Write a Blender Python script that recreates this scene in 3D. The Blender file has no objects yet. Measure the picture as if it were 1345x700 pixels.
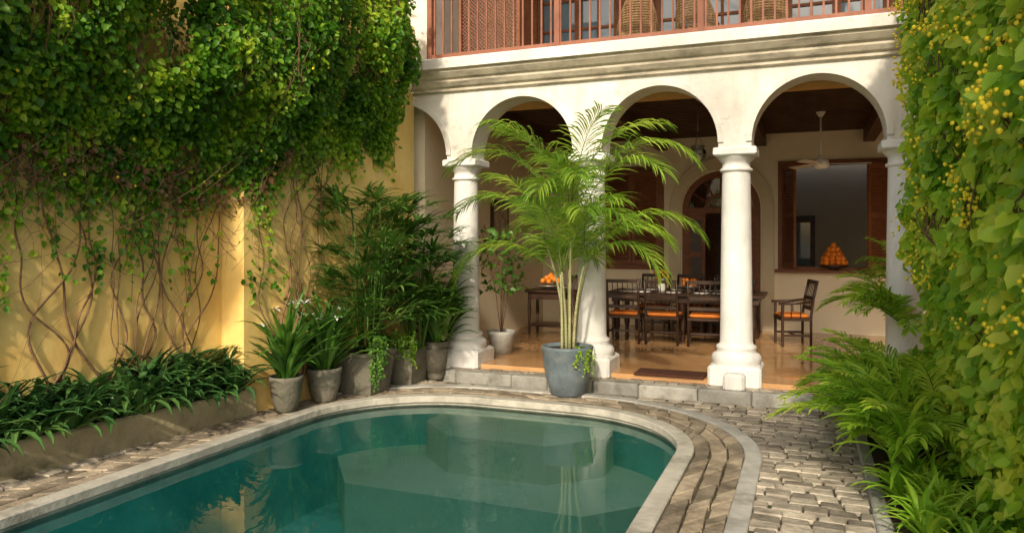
import bpy, math, random
import numpy as np
from mathutils import Vector, noise, Quaternion
random.seed(7); rng=np.random.default_rng(7)
SC=bpy.context.scene
U=random.uniform
# ------------------------------------------------------------------ materials
def nd(nt,t,loc=(0,0)): return nt.nodes.new(t)
def newmat(name):
    m=bpy.data.materials.new(name); m.use_nodes=True
    nt=m.node_tree; b=nt.nodes['Principled BSDF']; return m,nt,b
def pm(name,c1,c2,scale=5,rough=.8,bump=.2,bscale=None,island=0.0,streak=None,spec=.3,metal=0,dirt=None,stretch=(1,1,1),detail=4,dirt2=None):
    m,nt,b=newmat(name); L=nt.links.new
    tc=nd(nt,'ShaderNodeTexCoord'); mp=nd(nt,'ShaderNodeMapping'); mp.inputs['Scale'].default_value=stretch
    L(tc.outputs['Object'],mp.inputs[0])
    n=nd(nt,'ShaderNodeTexNoise'); n.inputs['Scale'].default_value=scale; n.inputs['Detail'].default_value=detail; n.inputs['Roughness'].default_value=.65
    L(mp.outputs[0],n.inputs['Vector'])
    r=nd(nt,'ShaderNodeValToRGB'); r.color_ramp.elements[0].position=.32; r.color_ramp.elements[1].position=.68
    r.color_ramp.elements[0].color=(*c1,1); r.color_ramp.elements[1].color=(*c2,1)
    L(n.outputs['Fac'],r.inputs[0]); col=r.outputs[0]
    def mulmix(col,fac,color,mode='MIX'):
        mx=nd(nt,'ShaderNodeMix'); mx.data_type='RGBA'; mx.blend_type=mode
        L(fac,mx.inputs['Factor']); L(col,mx.inputs['A']); mx.inputs['B'].default_value=(*color,1)
        return mx.outputs['Result']
    for dirt in (dirt,dirt2):
        if not dirt: continue
        n2=nd(nt,'ShaderNodeTexNoise'); n2.inputs['Scale'].default_value=dirt[1]; n2.inputs['Detail'].default_value=6; n2.inputs['Roughness'].default_value=.7
        mp2=nd(nt,'ShaderNodeMapping'); mp2.inputs['Scale'].default_value=dirt[2]
        L(tc.outputs['Object'],mp2.inputs[0]); L(mp2.outputs[0],n2.inputs['Vector'])
        r2=nd(nt,'ShaderNodeValToRGB'); r2.color_ramp.elements[0].position=dirt[3]; r2.color_ramp.elements[1].position=dirt[4]
        r2.color_ramp.elements[0].color=(0,0,0,1); r2.color_ramp.elements[1].color=(1,1,1,1)
        L(n2.outputs['Fac'],r2.inputs[0]); col=mulmix(col,r2.outputs[0],dirt[0])
    if island:
        g=nd(nt,'ShaderNodeNewGeometry'); h=nd(nt,'ShaderNodeHueSaturation')
        mr=nd(nt,'ShaderNodeMapRange'); mr.inputs['To Min'].default_value=1-island; mr.inputs['To Max'].default_value=1+island
        L(g.outputs['Random Per Island'],mr.inputs['Value']); L(mr.outputs[0],h.inputs['Value']); L(col,h.inputs['Color']); col=h.outputs[0]
    L(col,b.inputs['Base Color']); b.inputs['Roughness'].default_value=rough
    b.inputs['Specular IOR Level'].default_value=spec; b.inputs['Metallic'].default_value=metal
    if bump:
        nb=nd(nt,'ShaderNodeTexNoise'); nb.inputs['Scale'].default_value=bscale or scale*4; nb.inputs['Detail'].default_value=5
        L(mp.outputs[0],nb.inputs['Vector'])
        bp=nd(nt,'ShaderNodeBump'); bp.inputs['Strength'].default_value=bump; bp.inputs['Distance'].default_value=.02
        L(nb.outputs['Fac'],bp.inputs['Height']); L(bp.outputs[0],b.inputs['Normal'])
    return m
def leafmat(name,cols,trans=.35,rough=.45,spec=.4):
    m,nt,b=newmat(name); L=nt.links.new
    g=nd(nt,'ShaderNodeNewGeometry'); r=nd(nt,'ShaderNodeValToRGB'); cr=r.color_ramp
    n=nd(nt,'ShaderNodeTexNoise'); n.inputs['Scale'].default_value=1.6; n.inputs['Detail'].default_value=2
    L(g.outputs['Position'],n.inputs['Vector'])
    ma=nd(nt,'ShaderNodeMath'); ma.operation='MULTIPLY_ADD'; ma.inputs[1].default_value=.6
    L(g.outputs['Random Per Island'],ma.inputs[0])
    mb=nd(nt,'ShaderNodeMath'); mb.operation='MULTIPLY_ADD'; mb.inputs[1].default_value=1.6; mb.inputs[2].default_value=-.5
    L(n.outputs['Fac'],mb.inputs[0]); L(mb.outputs[0],ma.inputs[2])
    while len(cr.elements)<len(cols): cr.elements.new(.5)
    for i,c in enumerate(cols):
        cr.elements[i].position=i/(len(cols)-1); cr.elements[i].color=(*c,1)
    L(ma.outputs[0],r.inputs[0]); L(r.outputs[0],b.inputs['Base Color'])
    b.inputs['Roughness'].default_value=rough; b.inputs['Specular IOR Level'].default_value=spec
    t=nd(nt,'ShaderNodeBsdfTranslucent'); h=nd(nt,'ShaderNodeHueSaturation'); h.inputs['Value'].default_value=1.6; h.inputs['Hue'].default_value=.49
    L(r.outputs[0],h.inputs['Color']); L(h.outputs[0],t.inputs['Color'])
    mx=nd(nt,'ShaderNodeMixShader'); mx.inputs[0].default_value=trans
    L(b.outputs[0],mx.inputs[1]); L(t.outputs[0],mx.inputs[2]); L(mx.outputs[0],nt.nodes['Material Output'].inputs[0])
    return m
def flat(name,c,rough=.5,spec=.4,metal=0,island=.1): return pm(name,tuple(x*.85 for x in c),tuple(min(1,x*1.12) for x in c),8,rough,.06,40,island=island,spec=spec,metal=metal,detail=2)

M={}
M['white']=pm('white_limewash',(.68,.65,.58),(.82,.79,.74),1.7,.85,.35,14,dirt=((.54,.50,.43),1.0,(3.2,3.2,.5),.52,.80),dirt2=((.44,.41,.36),3.5,(1,1,1.6),.60,.78))
M['column']=pm('column_plaster',(.70,.70,.69),(.83,.82,.80),2.8,.75,.3,16,dirt=((.54,.54,.53),2.0,(2,2,.5),.52,.80),dirt2=((.42,.41,.38),6.0,(1,1,1),.64,.80))
M['cornice']=pm('cornice_plaster',(.54,.47,.36),(.72,.65,.53),3,.85,.25,14,dirt=((.26,.235,.19),2.0,(1.0,1.0,4),.47,.70))
M['yellow']=pm('yellow_limewash',(.84,.55,.16),(.92,.68,.25),1.6,.9,.25,12,dirt=((.60,.37,.11),1.3,(1.5,1.5,.6),.52,.80),dirt2=((.62,.52,.34),2.6,(1,1,.8),.62,.80))
M['cream']=pm('cream_wall',(.80,.71,.52),(.87,.79,.61),1.5,.9,.1,10)
M['trim']=pm('cream_trim',(.62,.53,.37),(.70,.61,.44),2,.8,.1,10)
M['cobble']=pm('cobble_stone',(.25,.22,.175),(.46,.405,.325),6,.70,.6,28,island=.42,dirt=((.14,.12,.09),2.6,(1,1,1),.50,.72),spec=.4)
M['slab']=pm('stone_slab',(.21,.17,.12),(.41,.34,.25),5,.72,.6,24,island=.40,dirt=((.12,.10,.07),2,(1,1,1),.48,.70),spec=.35)
M['coping']=pm('pool_coping',(.36,.34,.29),(.53,.51,.44),3.5,.7,.35,20,dirt=((.19,.18,.145),2.5,(1,1,1),.50,.72))
M['band']=pm('stone_band',(.34,.335,.31),(.50,.49,.45),3.5,.7,.35,20,dirt=((.20,.19,.165),2.5,(1,1,1),.50,.72))
M['mortar']=pm('ground_mortar',(.055,.048,.032),(.11,.095,.06),6,.95,.5,30,dirt=((.05,.07,.02),2.5,(1,1,1),.55,.7))
M['curb']=pm('curb_stone',(.28,.275,.25),(.44,.43,.39),5,.8,.4,25,island=.22,dirt=((.17,.16,.135),3,(1,1,1),.50,.70))
M['floor']=pm('polished_terracotta',(.52,.28,.12),(.66,.39,.18),1.3,.06,.02,4,spec=.9,dirt=((.42,.22,.09),3.0,(1,1,1),.5,.75))
M['pool']=pm('pool_plaster',(.12,.62,.55),(.34,.88,.80),.7,.8,.15,8,dirt=((.08,.44,.40),1.0,(1,1,1),.48,.72))
M['poolstep']=pm('pool_step_stone',(.80,.84,.64),(.92,.92,.76),1.3,.8,.15,8,dirt=((.52,.72,.56),1.5,(1,1,1),.5,.72))
M['wood']=pm('dark_wood',(.025,.012,.007),(.06,.028,.014),6,.4,.15,30,stretch=(1,1,4),spec=.5)
M['shutter']=pm('red_brown_wood',(.16,.058,.026),(.26,.10,.042),6,.5,.15,30,stretch=(1,1,4))
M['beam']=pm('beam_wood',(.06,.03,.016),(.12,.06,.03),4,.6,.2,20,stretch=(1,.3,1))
M['beamlit']=pm('beam_wood_painted_lit',(.50,.26,.08),(.64,.35,.12),4,.6,.2,20,stretch=(.3,1,1))  # lit copy of the beam wood, warm sunlight painted into its colour
M['rail']=pm('railing_wood',(.22,.085,.05),(.32,.13,.08),5,.55,.15,20,island=.15)
M['wicker']=pm('wicker',(.22,.13,.06),(.36,.24,.12),20,.7,.6,80)
M['soil']=pm('soil',(.03,.02,.012),(.07,.05,.03),12,.95,.6,40)
M['ground']=pm('ground_soil',(.06,.07,.03),(.12,.10,.06),2,.95,.5,20)
M['potblue']=pm('blue_grey_pot',(.10,.13,.15),(.18,.22,.24),5,.5,.3,20,dirt=((.26,.26,.23),3,(1,1,1),.56,.75))
M['potgrey']=pm('grey_cement_pot',(.13,.12,.09),(.26,.24,.19),5,.85,.5,25,dirt=((.07,.075,.05),2.5,(1,1,1),.44,.66))
M['potwhite']=pm('pale_pot',(.36,.36,.34),(.5,.5,.46),6,.7,.2,25)
M['planter']=pm('planter_plaster',(.32,.27,.16),(.50,.43,.28),4,.9,.4,20,dirt=((.14,.13,.07),2.0,(1,1,1),.44,.64))
M['metal']=flat('aged_metal',(.30,.28,.24),.4,.5,.7)
M['fanwhite']=flat('fan_white',(.75,.73,.68),.4)
M['orange']=flat('orange_fruit',(.85,.24,.02),.45,island=.12)
M['cushion']=flat('orange_cushion',(.65,.20,.04),.9,.1)
M['ceramic']=flat('ceramic_white',(.8,.78,.74),.2)
M['mat']=pm('coir_mat',(.06,.022,.013),(.11,.042,.025),20,.95,.6,80)
M['bark']=pm('vine_bark',(.13,.075,.04),(.26,.16,.09),12,.85,.4,40,island=.2)
M['cane']=pm('palm_cane',(.24,.26,.11),(.46,.44,.25),9,.6,.3,10,stretch=(1,1,6),island=.1)
M['trunk']=pm('tree_bark',(.10,.075,.05),(.20,.16,.11),5,.9,.6,20)
M['rachis']=pm('leaf_stalk',(.12,.20,.04),(.20,.28,.06),9,.5,.1,10)
M['flowery']=flat('yellow_blossom',(.92,.74,.04),.6,island=.12)
M['flowerw']=flat('white_blossom',(.85,.85,.80),.6)
M['roof']=pm('clay_roof',(.22,.09,.05),(.34,.15,.08),6,.8,.5,20)
M['paint']=pm('picture_print',(.25,.2,.13),(.6,.53,.4),9,.5,0,10)
M['ivy']=leafmat('ivy_leaf',[(.022,.075,.005),(.045,.15,.008),(.09,.25,.012),(.19,.37,.018),(.36,.48,.03)],.38)
M['ivyR']=leafmat('ivy_light_leaf',[(.08,.23,.012),(.16,.36,.02),(.28,.49,.03),(.44,.61,.05),(.60,.66,.08)],.42)
M['dryleaf']=leafmat('dry_leaf',[(.08,.045,.02),(.16,.08,.03),(.22,.14,.04)],.2)
M['areca']=leafmat('areca_leaf',[(.07,.18,.015),(.14,.29,.025),(.26,.43,.04),(.44,.55,.08)],.38)
M['rhapis']=leafmat('rhapis_leaf',[(.02,.075,.014),(.04,.125,.018),(.08,.19,.028),(.15,.27,.045)],.25,.35)
M['lily']=leafmat('lily_leaf',[(.035,.11,.015),(.07,.19,.025),(.14,.28,.04)],.28,.35)
M['spider']=leafmat('bed_leaf',[(.015,.06,.02),(.03,.10,.028),(.055,.15,.04),(.10,.21,.05)],.22,.38)
M['fern']=leafmat('fern_leaf',[(.10,.26,.015),(.19,.39,.025),(.31,.50,.04),(.48,.60,.07)],.4)
def glassmat(name,c,fac=.12):
    m,nt,b=newmat(name); L=nt.links.new
    t=nd(nt,'ShaderNodeBsdfTransparent'); t.inputs[0].default_value=(*c,1)
    g=nd(nt,'ShaderNodeBsdfGlossy'); g.inputs['Roughness'].default_value=.03
    f=nd(nt,'ShaderNodeFresnel'); f.inputs[0].default_value=1.5
    mx=nd(nt,'ShaderNodeMixShader'); L(f.outputs[0],mx.inputs[0]); L(t.outputs[0],mx.inputs[1]); L(g.outputs[0],mx.inputs[2])
    L(mx.outputs[0],nt.nodes['Material Output'].inputs[0]); return m
M['glass']=glassmat('glass',(.85,.9,.88))
m,nt,b=newmat('window_glass'); b.inputs['Base Color'].default_value=(.14,.22,.30,1); b.inputs['Roughness'].default_value=.05; b.inputs['Specular IOR Level'].default_value=1.0; M['wglass']=m
m,nt,b=newmat('pool_water'); L=nt.links.new; nt.nodes.remove(b)
t=nd(nt,'ShaderNodeBsdfTransparent'); t.inputs[0].default_value=(.74,.985,.93,1); g=nd(nt,'ShaderNodeBsdfGlossy'); g.inputs['Roughness'].default_value=.012
f=nd(nt,'ShaderNodeFresnel'); f.inputs[0].default_value=1.40
tc=nd(nt,'ShaderNodeTexCoord'); n=nd(nt,'ShaderNodeTexNoise'); n.inputs['Scale'].default_value=2.6; n.inputs['Detail'].default_value=3
L(tc.outputs['Object'],n.inputs['Vector']); bp=nd(nt,'ShaderNodeBump'); bp.inputs['Strength'].default_value=.11; bp.inputs['Distance'].default_value=.02
L(n.outputs['Fac'],bp.inputs['Height']); L(bp.outputs[0],g.inputs['Normal']); L(bp.outputs[0],f.inputs['Normal'])
mx=nd(nt,'ShaderNodeMixShader'); L(f.outputs[0],mx.inputs[0]); L(t.outputs[0],mx.inputs[1]); L(g.outputs[0],mx.inputs[2])
L(mx.outputs[0],nt.nodes['Material Output'].inputs[0]); M['water']=m

# ------------------------------------------------------------------ builder
class B:
    def __init__(s,*mats): s.v=[];s.f=[];s.m=[];s.sm=[];s.mats=list(mats)
    def mi(s,k):
        if k not in s.mats: s.mats.append(k)
        return s.mats.index(k)
    def add(s,vs,fs,k,smooth=False):
        o=len(s.v); s.v.extend([tuple(v) for v in vs]); i=s.mi(k)
        for f in fs: s.f.append([o+a for a in f]); s.m.append(i); s.sm.append(smooth)
    def box(s,x0,x1,y0,y1,z0,z1,k): 
        vs=[(x0,y0,z0),(x1,y0,z0),(x1,y1,z0),(x0,y1,z0),(x0,y0,z1),(x1,y0,z1),(x1,y1,z1),(x0,y1,z1)]
        s.add(vs,[(3,2,1,0),(4,5,6,7),(0,1,5,4),(1,2,6,5),(2,3,7,6),(3,0,4,7)],k)
    def rbox(s,x0,x1,y0,y1,z0,z1,k,e=.01):
        def ring(i,z,c): return [(x0+i+c,y0+i,z),(x1-i-c,y0+i,z),(x1-i,y0+i+c,z),(x1-i,y1-i-c,z),(x1-i-c,y1-i,z),(x0+i+c,y1-i,z),(x0+i,y1-i-c,z),(x0+i,y0+i+c,z)]
        vs=ring(e,z0,e)+ring(0,z0+e,e)+ring(0,z1-e,e)+ring(e,z1,e)
        fs=[tuple(range(7,-1,-1)),tuple(range(24,32))]
        for r in range(3):
            for i in range(8): j=(i+1)%8; fs.append((r*8+i,r*8+j,r*8+8+j,r*8+8+i))
        s.add(vs,fs,k)
    def quadstone(s,q,z0,z1,e,k,tilt=0):
        cx=sum(p[0] for p in q)/4; cy=sum(p[1] for p in q)/4
        def sh(p,d):
            dx,dy=cx-p[0],cy-p[1]; l=math.hypot(dx,dy) or 1; return (p[0]+dx/l*d,p[1]+dy/l*d)
        ts=[U(-tilt,tilt) for _ in q]
        vs=[(p[0],p[1],z0) for p in q]+[(p[0],p[1],z1-e+t) for p,t in zip(q,ts)]+[(*sh(p,e*1.2),z1+t) for p,t in zip(q,ts)]
        fs=[]
        for r in (0,4):
            for i in range(4): j=(i+1)%4; fs.append((r+i,r+j,r+4+j,r+4+i))
        fs.append((8,9,10,11)); s.add(vs,fs,k)
    def lathe(s,c,prof,k,n=28,cap=True,smooth=True):
        vs=[];fs=[]
        for r,z in prof:
            for i in range(n): a=2*math.pi*i/n; vs.append((c[0]+r*math.cos(a),c[1]+r*math.sin(a),c[2]+z))
        for j in range(len(prof)-1):
            for i in range(n): q=(i+1)%n; fs.append((j*n+i,j*n+q,j*n+n+q,j*n+n+i))
        s.add(vs,fs,k,smooth)
        if cap:
            s.add(vs[:n],[tuple(range(n-1,-1,-1))],k); s.add(vs[-n:],[tuple(range(n))],k)
    def sphere(s,c,r,k,n=12,sz=1):
        pr=[(max(.001,r*math.sin(math.pi*i/(n//2+1))),-r*sz*math.cos(math.pi*i/(n//2+1))) for i in range(n//2+2)]
        s.lathe(c,pr,k,n,False)
    def tube(s,pts,r,k,n=6,r1=None):
        pts=[Vector(p) for p in pts]; r1=r if r1 is None else r1; vs=[];fs=[];N=len(pts)
        for i,p in enumerate(pts):
            t=(pts[min(i+1,N-1)]-pts[max(i-1,0)]); t=t.normalized() if t.length>1e-9 else Vector((0,0,1))
            a=t.cross(Vector((0,0,1)) if abs(t.z)<.9 else Vector((1,0,0))).normalized(); bb=t.cross(a)
            rr=r+(r1-r)*i/max(1,N-1)
            for j in range(n): an=2*math.pi*j/n; vs.append(p+a*rr*math.cos(an)+bb*rr*math.sin(an))
        for i in range(N-1):
            for j in range(n): q=(j+1)%n; fs.append((i*n+j,i*n+n+j,i*n+n+q,i*n+q))
        fs.append(tuple(range(n))); fs.append(tuple((N-1)*n+j for j in range(n-1,-1,-1)))
        s.add(vs,fs,k,True)
    def strip(s,pts,side,w,k,fold=.25,prof=None):
        vs=[];fs=[];N=len(pts)
        for i,p in enumerate(pts):
            t=i/(N-1); ww=w*(prof(t) if prof else math.sin(math.pi*min(1,.12+t*.88))**.7 if t<1 else 0)
            if i==N-1: ww=w*.03
            tan=(Vector(pts[min(i+1,N-1)])-Vector(pts[max(i-1,0)])).normalized(); up=side.cross(tan)
            if up.z<0: up=-up
            p=Vector(p); vs+= [p-side*ww/2+up*ww*fold, p, p+side*ww/2+up*ww*fold]
        for i in range(N-1): a=i*3; fs+=[(a,a+1,a+4,a+3),(a+1,a+2,a+5,a+4)]
        s.add(vs,fs,k,False)
    def strap(s,p0,az,el,length,w,droop,k,seg=6,fold=.25,prof=None):
        d=Vector((math.cos(az),math.sin(az),0)); side=Vector((-math.sin(az),math.cos(az),0)); p=Vector(p0); pts=[p.copy()]; e=el
        for i in range(seg):
            p=p+(d*math.cos(e)+Vector((0,0,math.sin(e))))*(length/seg); pts.append(p.copy()); e=max(e-droop/seg*(.4+1.2*i/seg),-1.5)
        s.strip(pts,side,w,k,fold,prof); return pts
    def frond(s,p0,az,el,length,droop,k,nl=34,ll=.34,lw=.028,stalk=.25,sk='rachis',ldroop=1.3,seg=3,vee=.3,fwd=.75):
        d=Vector((math.cos(az),math.sin(az),0)); p=Vector(p0); pts=[p.copy()]; e=el; SG=14
        for i in range(SG):
            p=p+(d*math.cos(e)+Vector((0,0,math.sin(e))))*(length/SG); pts.append(p.copy()); e-=droop/SG*(.3+1.4*i/SG)
        s.tube(pts,.009,sk,4,.002)
        for i in range(nl):
            t=stalk+(1-stalk)*(i+.5)/nl; x=t*SG; j=min(int(x),SG-1); q=pts[j].lerp(pts[j+1],x-j); tan=(pts[j+1]-pts[j]).normalized()
            sidev=Vector((-d.y,d.x,0)); up=sidev.cross(tan); up=up if up.z>0 else -up
            L=ll*(math.sin(math.pi*(.20+.66*((t-stalk)/(1-stalk))))**.7)*U(.82,1.12)
            for sg in (-1,1):
                fw=fwd+.9*(t-stalk); dirv=(sidev*sg+tan*fw*U(.75,1.2)+up*U(vee-.2,vee+.25)).normalized()
                pp=q.copy(); ps=[pp.copy()]
                for m_ in range(seg):
                    pp=pp+dirv*L/seg; ps.append(pp.copy()); dirv=(dirv+Vector((0,0,-ldroop/seg*U(.5,1.3)))).normalized()
                sd=(dirv.cross(up)).normalized()
                s.strip(ps,sd,lw,k,.3)
    def obj(s,name,parent=None,bevel=0):
        me=bpy.data.meshes.new(name); me.from_pydata(s.v,[],s.f); 
        for k in s.mats: me.materials.append(M[k])
        me.polygons.foreach_set('material_index',s.m); me.polygons.foreach_set('use_smooth',s.sm); me.update()
        o=bpy.data.objects.new(name,me); SC.collection.objects.link(o)
        if parent: o.parent=parent
        if bevel:
            md=o.modifiers.new('bev','BEVEL'); md.width=bevel; md.segments=2; md.limit_method='ANGLE'
        return o
def empty(name,loc=(0,0,0)):
    e=bpy.data.objects.new(name,None); e.location=loc; SC.collection.objects.link(e); return e
def leaves(name,P,N,T,Ln,W,mat,parent=None,curl=.12,fold=.18):
    P=np.asarray(P,float);N=np.asarray(N,float);T=np.asarray(T,float);Ln=np.asarray(Ln)[:,None];W=np.asarray(W)[:,None]
    T=T/np.linalg.norm(T,axis=1,keepdims=True); N=N-(N*T).sum(1,keepdims=True)*T; N/=np.linalg.norm(N,axis=1,keepdims=True)+1e-9
    Bv=np.cross(N,T); n=len(P)
    V=np.stack([P, P+.28*Ln*T+.5*W*Bv+fold*W*N, P+.68*Ln*T+.40*W*Bv+fold*.7*W*N-curl*.4*Ln*N, P+Ln*T-curl*Ln*N,
                P+.68*Ln*T-.40*W*Bv+fold*.7*W*N-curl*.4*Ln*N, P+.28*Ln*T-.5*W*Bv+fold*W*N],1).reshape(-1,3)
    me=bpy.data.meshes.new(name); me.vertices.add(len(V)); me.vertices.foreach_set('co',V.ravel())
    base=(np.arange(n)*6)[:,None]; Q=np.concatenate([base+np.array([[0,3,2,1]]),base+np.array([[0,5,4,3]])],1).reshape(-1)
    me.loops.add(len(Q)); me.loops.foreach_set('vertex_index',Q.astype(np.int32))
    me.polygons.add(n*2); me.polygons.foreach_set('loop_start',(np.arange(n*2)*4).astype(np.int32))
    me.materials.append(M[mat]); me.update(calc_edges=True); me.validate()
    o=bpy.data.objects.new(name,me); SC.collection.objects.link(o)
    if parent: o.parent=parent
    return o

# ------------------------------------------------------------------ pool geometry
X0,X1,Y0,Y1,R=-5.0,-.9,-2.0,7.85,1.5
def mkpath():
    P=[]
    cx0,cx1,cy0,cy1=X0+R,X1-R,Y0+R,Y1-R
    def seg(a,b,n_,k):
        for i in range(k): t=i/k; P.append((a[0]+(b[0]-a[0])*t,a[1]+(b[1]-a[1])*t,*n_))
    def arc(c,a0):
        for i in range(18): a=math.radians(a0+5*i); P.append((*c,math.cos(a),math.sin(a)))
    seg((cx1,cy0),(cx1,cy1),(1,0),40); arc((cx1,cy1),0); seg((cx1,cy1),(cx0,cy1),(0,1),12); arc((cx0,cy1),90)
    seg((cx0,cy1),(cx0,cy0),(-1,0),40); arc((cx0,cy0),180); seg((cx0,cy0),(cx1,cy0),(0,-1),12); arc((cx1,cy0),270)
    return P
PATH=mkpath(); NP=len(PATH)
def pp(i,o): c=PATH[i%NP]; return (c[0]+(R+o)*c[2],c[1]+(R+o)*c[3])
def loop(o,z): return [(*pp(i,o),z) for i in range(NP)]
def sd(x,y):
    cx,cy=(X0+X1)/2,(Y0+Y1)/2; qx=abs(x-cx)-(X1-X0)/2+R; qy=abs(y-cy)-(Y1-Y0)/2+R
    return math.hypot(max(qx,0),max(qy,0))+min(max(qx,qy),0)-R
def ringfaces(a,b): return [(a+i,a+(i+1)%NP,b+(i+1)%NP,b+i) for i in range(NP)]
g=B(); inner=loop(-.02,-.03)
mid=loop(8,-.03); far=[((p[0]+2.95)*60,(p[1]-3)*60,-.03) for p in mid]
g.add(inner+mid,ringfaces(0,NP),'mortar'); g.add(mid+far,ringfaces(0,NP),'ground'); g.obj('ground')
g=B(); a=loop(-.12,-.13); bt=loop(-.12,-1.05); g.add(a+bt,ringfaces(0,NP),'pool'); g.add(bt,[tuple(range(NP))],'pool')
g.add(loop(-.12,-.012)+loop(-.12,-.13),ringfaces(0,NP),'coping')
def prism(g,poly,z0,z1,k):
    n_=len(poly); vs=[(*p,z0) for p in poly]+[(*p,z1) for p in poly]
    g.add(vs,[(i,(i+1)%n_,n_+(i+1)%n_,n_+i) for i in range(n_)]+[tuple(range(n_,2*n_))],k)
prism(g,[(-3.9,7.9),(-3.9,7.2),(-3.4,6.75),(-2.35,6.75),(-1.9,7.2),(-1.9,7.9)],-1.04,-.17,'poolstep')
prism(g,[(-4.9,7.95),(-4.9,6.95),(-4.2,6.1),(-1.8,6.1),(-1.0,6.95),(-1.0,7.95)],-1.045,-.55,'poolstep')
for (x,y) in ((-2.9,4.9),(-1.7,4.35)): g.lathe((x,y,-1.049),[(.09,0),(.09,.03),(.06,.035)],'ceramic',16)
g.obj('pool_basin')
g=B(); a=loop(-.10,-.085); g.add(a,[tuple(range(NP))],'water'); g.obj('pool_water')
def ring_profile(g,prof,k,i0=0,i1=None):
    rng_=range(NP) if i1 is None else range(i0,i1)
    for (o1,z1),(o2,z2) in zip(prof[:-1],prof[1:]):
        for i in rng_:
            a,b_,c,d=(*pp(i,o1),z1),(*pp(i+1,o1),z1),(*pp(i+1,o2),z2),(*pp(i,o2),z2); g.add([a,b_,c,d],[(0,1,2,3)],k)
g=B(); ring_profile(g,[(-.14,-.06),(-.15,-.05),(-.15,.010),(-.14,.018),(-.01,.018),(0,.010),(0,-.03)],'coping')
g.obj('pool_coping')
g=B()
def cum(o,i0,i1): 
    out=[0]
    for i in range(i0,i1): a,b_=pp(i,o),pp(i+1,o); out.append(out[-1]+math.hypot(a[0]-b_[0],a[1]-b_[1]))
    return out
def at(o,C,i0,s_):
    for j in range(len(C)-1):
        if C[j+1]>=s_:
            t=(s_-C[j])/max(1e-6,C[j+1]-C[j]); a,b_=pp(i0+j,o),pp(i0+j+1,o); return (a[0]+(b_[0]-a[0])*t,a[1]+(b_[1]-a[1])*t)
    return pp(i0+len(C)-1,o)
def stones_ring(g,o1,o2,ln,k,z,i0,i1,gap=.014,tilt=.003):
    C=cum(o1,i0,i1); D=cum(o2,i0,i1); s_=0
    while s_<C[-1]-.05:
        l=ln*U(.55,1.5); e=min(s_+l,C[-1]); u0=(s_+gap/2)/C[-1]; u1=(e-gap/2)/C[-1]
        q=[at(o1,C,i0,u0*C[-1]),at(o2,D,i0,u0*D[-1]),at(o2,D,i0,u1*D[-1]),at(o1,C,i0,u1*C[-1])]
        q=[(x+U(-.009,.009),y+U(-.009,.009)) for x,y in q]
        g.quadstone(q,z-.04,z+U(-.004,.004),.009,k,tilt); s_=e
stones_ring(g,.010,.135,.22,'slab',.004,0,NP); stones_ring(g,.150,.275,.26,'slab',.004,0,NP); stones_ring(g,.290,.41,.20,'slab',.004,0,NP)
g.obj('pool_paving_stones')
g=B(); ring_profile(g,[(.415,-.03),(.415,.012),(.422,.018),(.545,.018),(.552,.012),(.552,-.03)],'band',0,92); g.obj('stone_band')
g=B(); y=-1.5
while y<8.56:
    h=U(.11,.15); x=-5.6+U(-.1,0)
    while x<.40:
        w=U(.13,.22); cx,cy=x+w/2,y+h/2
        lim=.50 if (cx>-3.5) else .44
        if sd(cx,cy)>lim and y+h<8.63:
            j=lambda:U(-.010,.010); e=.006
            g.quadstone([(x+e+j(),y+e+j()),(x+w-e+j(),y+e+j()),(x+w-e+j(),y+h-e+j()),(x+e+j(),y+h-e+j())],-.05,U(-.006,.004),.009,'cobble',.003)
        x+=w
    y+=h
g.obj('cobbled_path')
g=B(); x=-5.0
while x<.5:
    w=min(U(.4,.8),.5-x); g.rbox(x+.003,x+w-.003,8.64+U(-.01,.01),8.80,-.05,.118+U(-.005,.005),'curb',.014); x+=w
g.box(-5.0,.5,8.79,9.0,-.05,.095,'mortar')
for r in range(2):
    x=-5.0
    while x<.45:
        w=U(.12,.2); g.quadstone([(x+.005,8.805+r*.09),(x+w-.005,8.805+r*.09),(x+w-.005,8.888+r*.09),(x+.005,8.888+r*.09)],.05,.116+U(-.005,.005),.008,'cobble',.003); x+=w
g.obj('stone_step')
g=B()
for i in range(9): g.rbox(.40,.50,-1+i*1.07,-1+i*1.07+1.06,-.05,.04+U(-.01,.01),'curb',.012)
g.obj('garden_bed_kerb')
g=B(); vs=[];fs=[]
nx,ny=8,60
for i in range(nx+1):
    for j in range(ny+1):
        x=.49+i*.85/nx; y=-1+j*9.95/ny; vs.append((x,y,.02+.05*noise.noise((x*3,y*3,0))))
for i in range(nx):
    for j in range(ny): a=i*(ny+1)+j; fs.append((a,a+ny+1,a+ny+2,a+1))
g.add(vs,fs,'soil',True); g.obj('garden_bed_soil')

# ------------------------------------------------------------------ villa
villa=empty('colonial_villa')
TZ=.17; YF=8.95; YB=9.37; SP=1.775; COL=[-4.34+SP*i for i in range(5)]; BZ=4.21
g=B(); g.box(-5.0,4.6,8.99,14.3,-.03,TZ,'floor'); g.obj('terrace_floor',villa)
ABZ=2.90; TOP=3.90
pr=.185
def archs(cx,a0,a1,n=28):
    r=SP/2-pr
    return [(cx+r*math.cos(a0+(a1-a0)*i/n),ABZ+.06+(r+.02)*math.sin(a0+(a1-a0)*i/n)) for i in range(n+1)]
r=SP/2-pr
S=[]
a_=archs(COL[0]-SP/2,math.acos((-5.22-(COL[0]-SP/2))/r) ,0)
S+=a_; S.append((COL[0]-pr,ABZ))
for c in COL[:-1]:
    S.append((c+pr,ABZ)); S+=archs(c+SP/2,math.pi,0); S.append((c+SP-pr,ABZ))
S.append((COL[-1]+1.0,ABZ))
g=B()
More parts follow.
